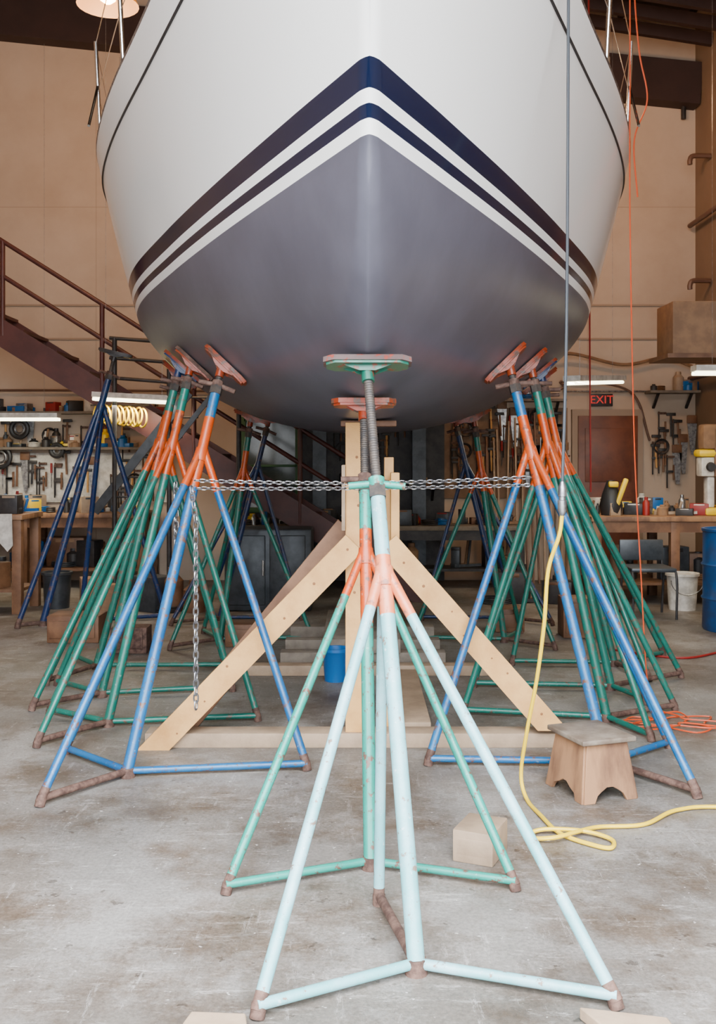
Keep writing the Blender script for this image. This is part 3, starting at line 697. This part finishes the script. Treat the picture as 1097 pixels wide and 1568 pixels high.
b = B(); b.bx(-1.30,-0.45,9.95,10.45,0.0,0.80,M_GREY,0.02); b.bx(-1.25,-0.90,9.935,9.955,0.06,0.74,M_GREY,0.012); b.bx(-0.86,-0.51,9.935,9.955,0.06,0.74,M_GREY,0.012); b.tube((-0.92,9.92,0.35),(-0.92,9.92,0.5),0.01,M_CHROME)
b.done('metal_cabinet')
b = B(); b.bx(-1.35,1.05,12.44,12.5,0.0,2.25,M_DARK); b.done('dark_wall_sheet', smooth=False)  # dark sheet over the lower middle of the back wall
b = B(); b.lathe((-0.15,6.88,0),(0,0,1),[(0,0.075),(0.19,0.088),(0.20,0.096),(0.22,0.096),(0.22,0.085),(0.05,0.07)],M_BLUEP,18,cap=True); b.done('blue_bucket')
b = B(); pr = [(0,0.285),(0.02,0.295)]
for z in (0.28,0.57): pr += [(z-0.02,0.29),(z,0.305),(z+0.02,0.29)]
pr += [(0.85,0.29),(0.86,0.30),(0.88,0.30),(0.88,0.275),(0.86,0.27)]
b.lathe((3.30,8.9,0),(0,0,1),pr,M_BBL,32); b.done('steel_drum')
b = B(); b.lathe((3.2,10.1,0),(0,0,1),[(0,0.13),(0.33,0.15),(0.335,0.165),(0.36,0.165),(0.36,0.14),(0.34,0.14)],M_WHITE,20); b.path([(3.2+0.16*math.cos(a),9.94,0.3-0.14*math.sin(a)) for a in [math.pi*i/12 for i in range(13)]],0.004,M_GALV,5); b.done('plastic_bucket')
b = B(); b.lathe((-3.0,10.2,0),(0,0,1),[(0,0.12),(0.33,0.14),(0.335,0.155),(0.36,0.155),(0.36,0.13),(0.34,0.13)],M_GREY,20); b.done('plastic_bucket')
b = B(); cx, cy = 2.72, 9.6
for dx in (-.2,.2):
    b.path(smooth_path([(cx+dx,cy-.22,0.01),(cx+dx,cy-.2,0.44),(cx+dx,cy+.2,0.44),(cx+dx,cy+.24,0.70)],5),0.012,M_DARK,8); b.tube((cx+dx,cy+.24,0.01),(cx+dx,cy+.17,0.44),0.012,M_DARK,8)
b.box((cx,cy,0.46),(0.42,0.42,0.04),M_GREY,None,0.015); b.box((cx,cy+.235,0.61),(0.42,0.03,0.20),M_GREY,None,0.012)
b.done('metal_chair')
b = B(); b.lathe((2.62,10.6,0.9),(0,0,1),[(0,0.10),(0.10,0.12),(0.22,0.09),(0.36,0.04)],M_BLK,14); b.box((2.70,10.52,1.12),(0.05,0.05,0.34),M_YEL,Matrix.Rotation(0.35,4,'Y'),0.015); b.box((2.62,10.50,1.22),(0.10,0.05,0.06),M_YEL,None,0.015); b.done('tool_bag')
b = B(); b.bx(3.57,3.71,10.5,10.7,0.9,0.98,M_YEL,0.02); b.bx(3.6,3.68,10.55,10.68,0.98,1.3,M_WHITE,0.02); b.bx(3.5,3.74,10.5,10.7,1.50,1.58,M_YEL,0.03); b.bx(3.53,3.71,10.52,10.7,1.3,1.5,M_WHITE,0.02); b.lathe((3.62,10.5,1.4),(0,-1,0),[(0,0.05),(0.04,0.04)],M_BLK); b.bx(3.54,3.72,10.5,10.68,1.58,1.84,M_CARD,0.03); b.bx(3.66,3.72,10.5,10.65,1.3,1.8,M_BROWN,0.01); b.done('bench_bandsaw')
b = B(); b.bx(3.55,3.9,10.0,10.26,0,0.55,M_BROWN,0.01); b.bx(3.58,3.87,9.99,10.01,0.3,0.5,M_WHITE,0.003); b.done('drawer_unit')
b = B(); b.bx(2.86,4.1,9.3,9.8,2.44,2.92,M_CARD,0.01); b.bx(3.36,3.62,9.285,9.31,2.52,2.78,M_WHITE,0.004); b.bx(2.8,4.1,9.25,9.85,2.40,2.44,M_BROWN); b.done('hanging_cabinet')
b = B(); b.prism([(-0.06,0),(0.06,0.0),(0.07,-0.3),(0.02,-0.36),(-0.05,-0.28)],(-3.35,9.73,0.96),(1,0,0),(0,0,1),(0,1,0),0.012,M_WHITE); b.done('rag')

# ------------------------------------------------------------------ lamps
def fluor(p0, p1):
    b = B(); p0, p1 = V(p0), V(p1); b.beam(p0, p1, 0.16, 0.05, M_WHITE)
    o = V((0,0,-0.045)); sd = (p1-p0).cross(V((0,0,1))).normalized()*0.04
    b.tube(p0+o+sd, p1+o+sd, 0.016, M_FLUO); b.tube(p0+o-sd, p1+o-sd, 0.016, M_FLUO)
    for t in (0.15, 0.85):
        q = p0.lerp(p1, t); b.tube(q, q+V((0,0,4.1)), 0.0015, M_GALV, 5)
    b.done('fluorescent_light')
    L = bpy.data.lights.new('fluorescent_glow', 'AREA'); L.shape = 'RECTANGLE'; L.size = (p1-p0).length; L.size_y = 0.12; L.energy = 24; L.color = (1.0,0.88,0.64)
    ob = bpy.data.objects.new('fluorescent_glow', L); ob.location = (p0+p1)/2+V((0,0,-0.09)); bpy.context.collection.objects.link(ob)
    d = (p1-p0); ob.rotation_euler = (0, 0, math.atan2(d.y, d.x))
fluor((1.9,9.1,2.20),(2.7,10.6,2.32)); fluor((2.95,9.0,2.28),(4.05,9.0,2.28)); fluor((-2.66,10.3,2.13),(-1.85,10.3,2.09)); fluor((-4.4,11.3,1.96),(-3.3,11.3,1.96))
def highbay(x, y, z, e):
    b = B(); b.lathe((x,y,z),(0,0,1),[(0,0.27),(0.10,0.22),(0.16,0.10),(0.30,0.08),(0.32,0.02)],M_SHADE,24,cap=False)
    b.lathe((x,y,z+0.02),(0,0,1),[(0,0.03),(0.03,0.07),(0.1,0.07),(0.14,0.03)],M_BULB,14)
    b.tube((x,y,z+0.3),(x,y,7.68-(x-XL)/(XR-XL)*0.8),0.008,M_DARK,6); b.done('high_bay_lamp')
    L = bpy.data.lights.new('high_bay_glow','POINT'); L.energy = e; L.color = (1.0,0.54,0.25); L.shadow_soft_size = 0.1
    ob = bpy.data.objects.new('high_bay_glow', L); ob.location = (x,y,z-0.14); bpy.context.collection.objects.link(ob)
highbay(-2.2, 9.0, 5.47, 230); highbay(2.06, 9.6, 5.12, 180)

# ------------------------------------------------------------------ overcast daylight + camera
w = bpy.data.worlds.new('overcast_sky'); bpy.context.scene.world = w; w.use_nodes = True
nt = w.node_tree; n = nt.nodes; l = nt.links; bg = n['Background']; bg.inputs[1].default_value = 1.0
tc = n.new('ShaderNodeTexCoord'); sp = n.new('ShaderNodeSeparateXYZ'); l.new(tc.outputs['Generated'], sp.inputs[0])
cr = n.new('ShaderNodeValToRGB'); cr.color_ramp.elements[0].position = 0.0; cr.color_ramp.elements[0].color = (4.0,4.2,4.4,1)
cr.color_ramp.elements[1].position = 1.0; cr.color_ramp.elements[1].color = (46,47.5,49.5,1)
l.new(sp.outputs['Z'], cr.inputs[0]); l.new(cr.outputs[0], bg.inputs[0])
cam = bpy.data.cameras.new('camera'); co = bpy.data.objects.new('camera', cam); bpy.context.collection.objects.link(co)
cam.sensor_fit = 'VERTICAL'; cam.sensor_height = 36; cam.sensor_width = 36; cam.lens = 36
cam.shift_y = -84/1568
co.location = (0, 0, 1.5); co.rotation_euler = (math.radians(90), 0, 0)
bpy.context.scene.camera = co
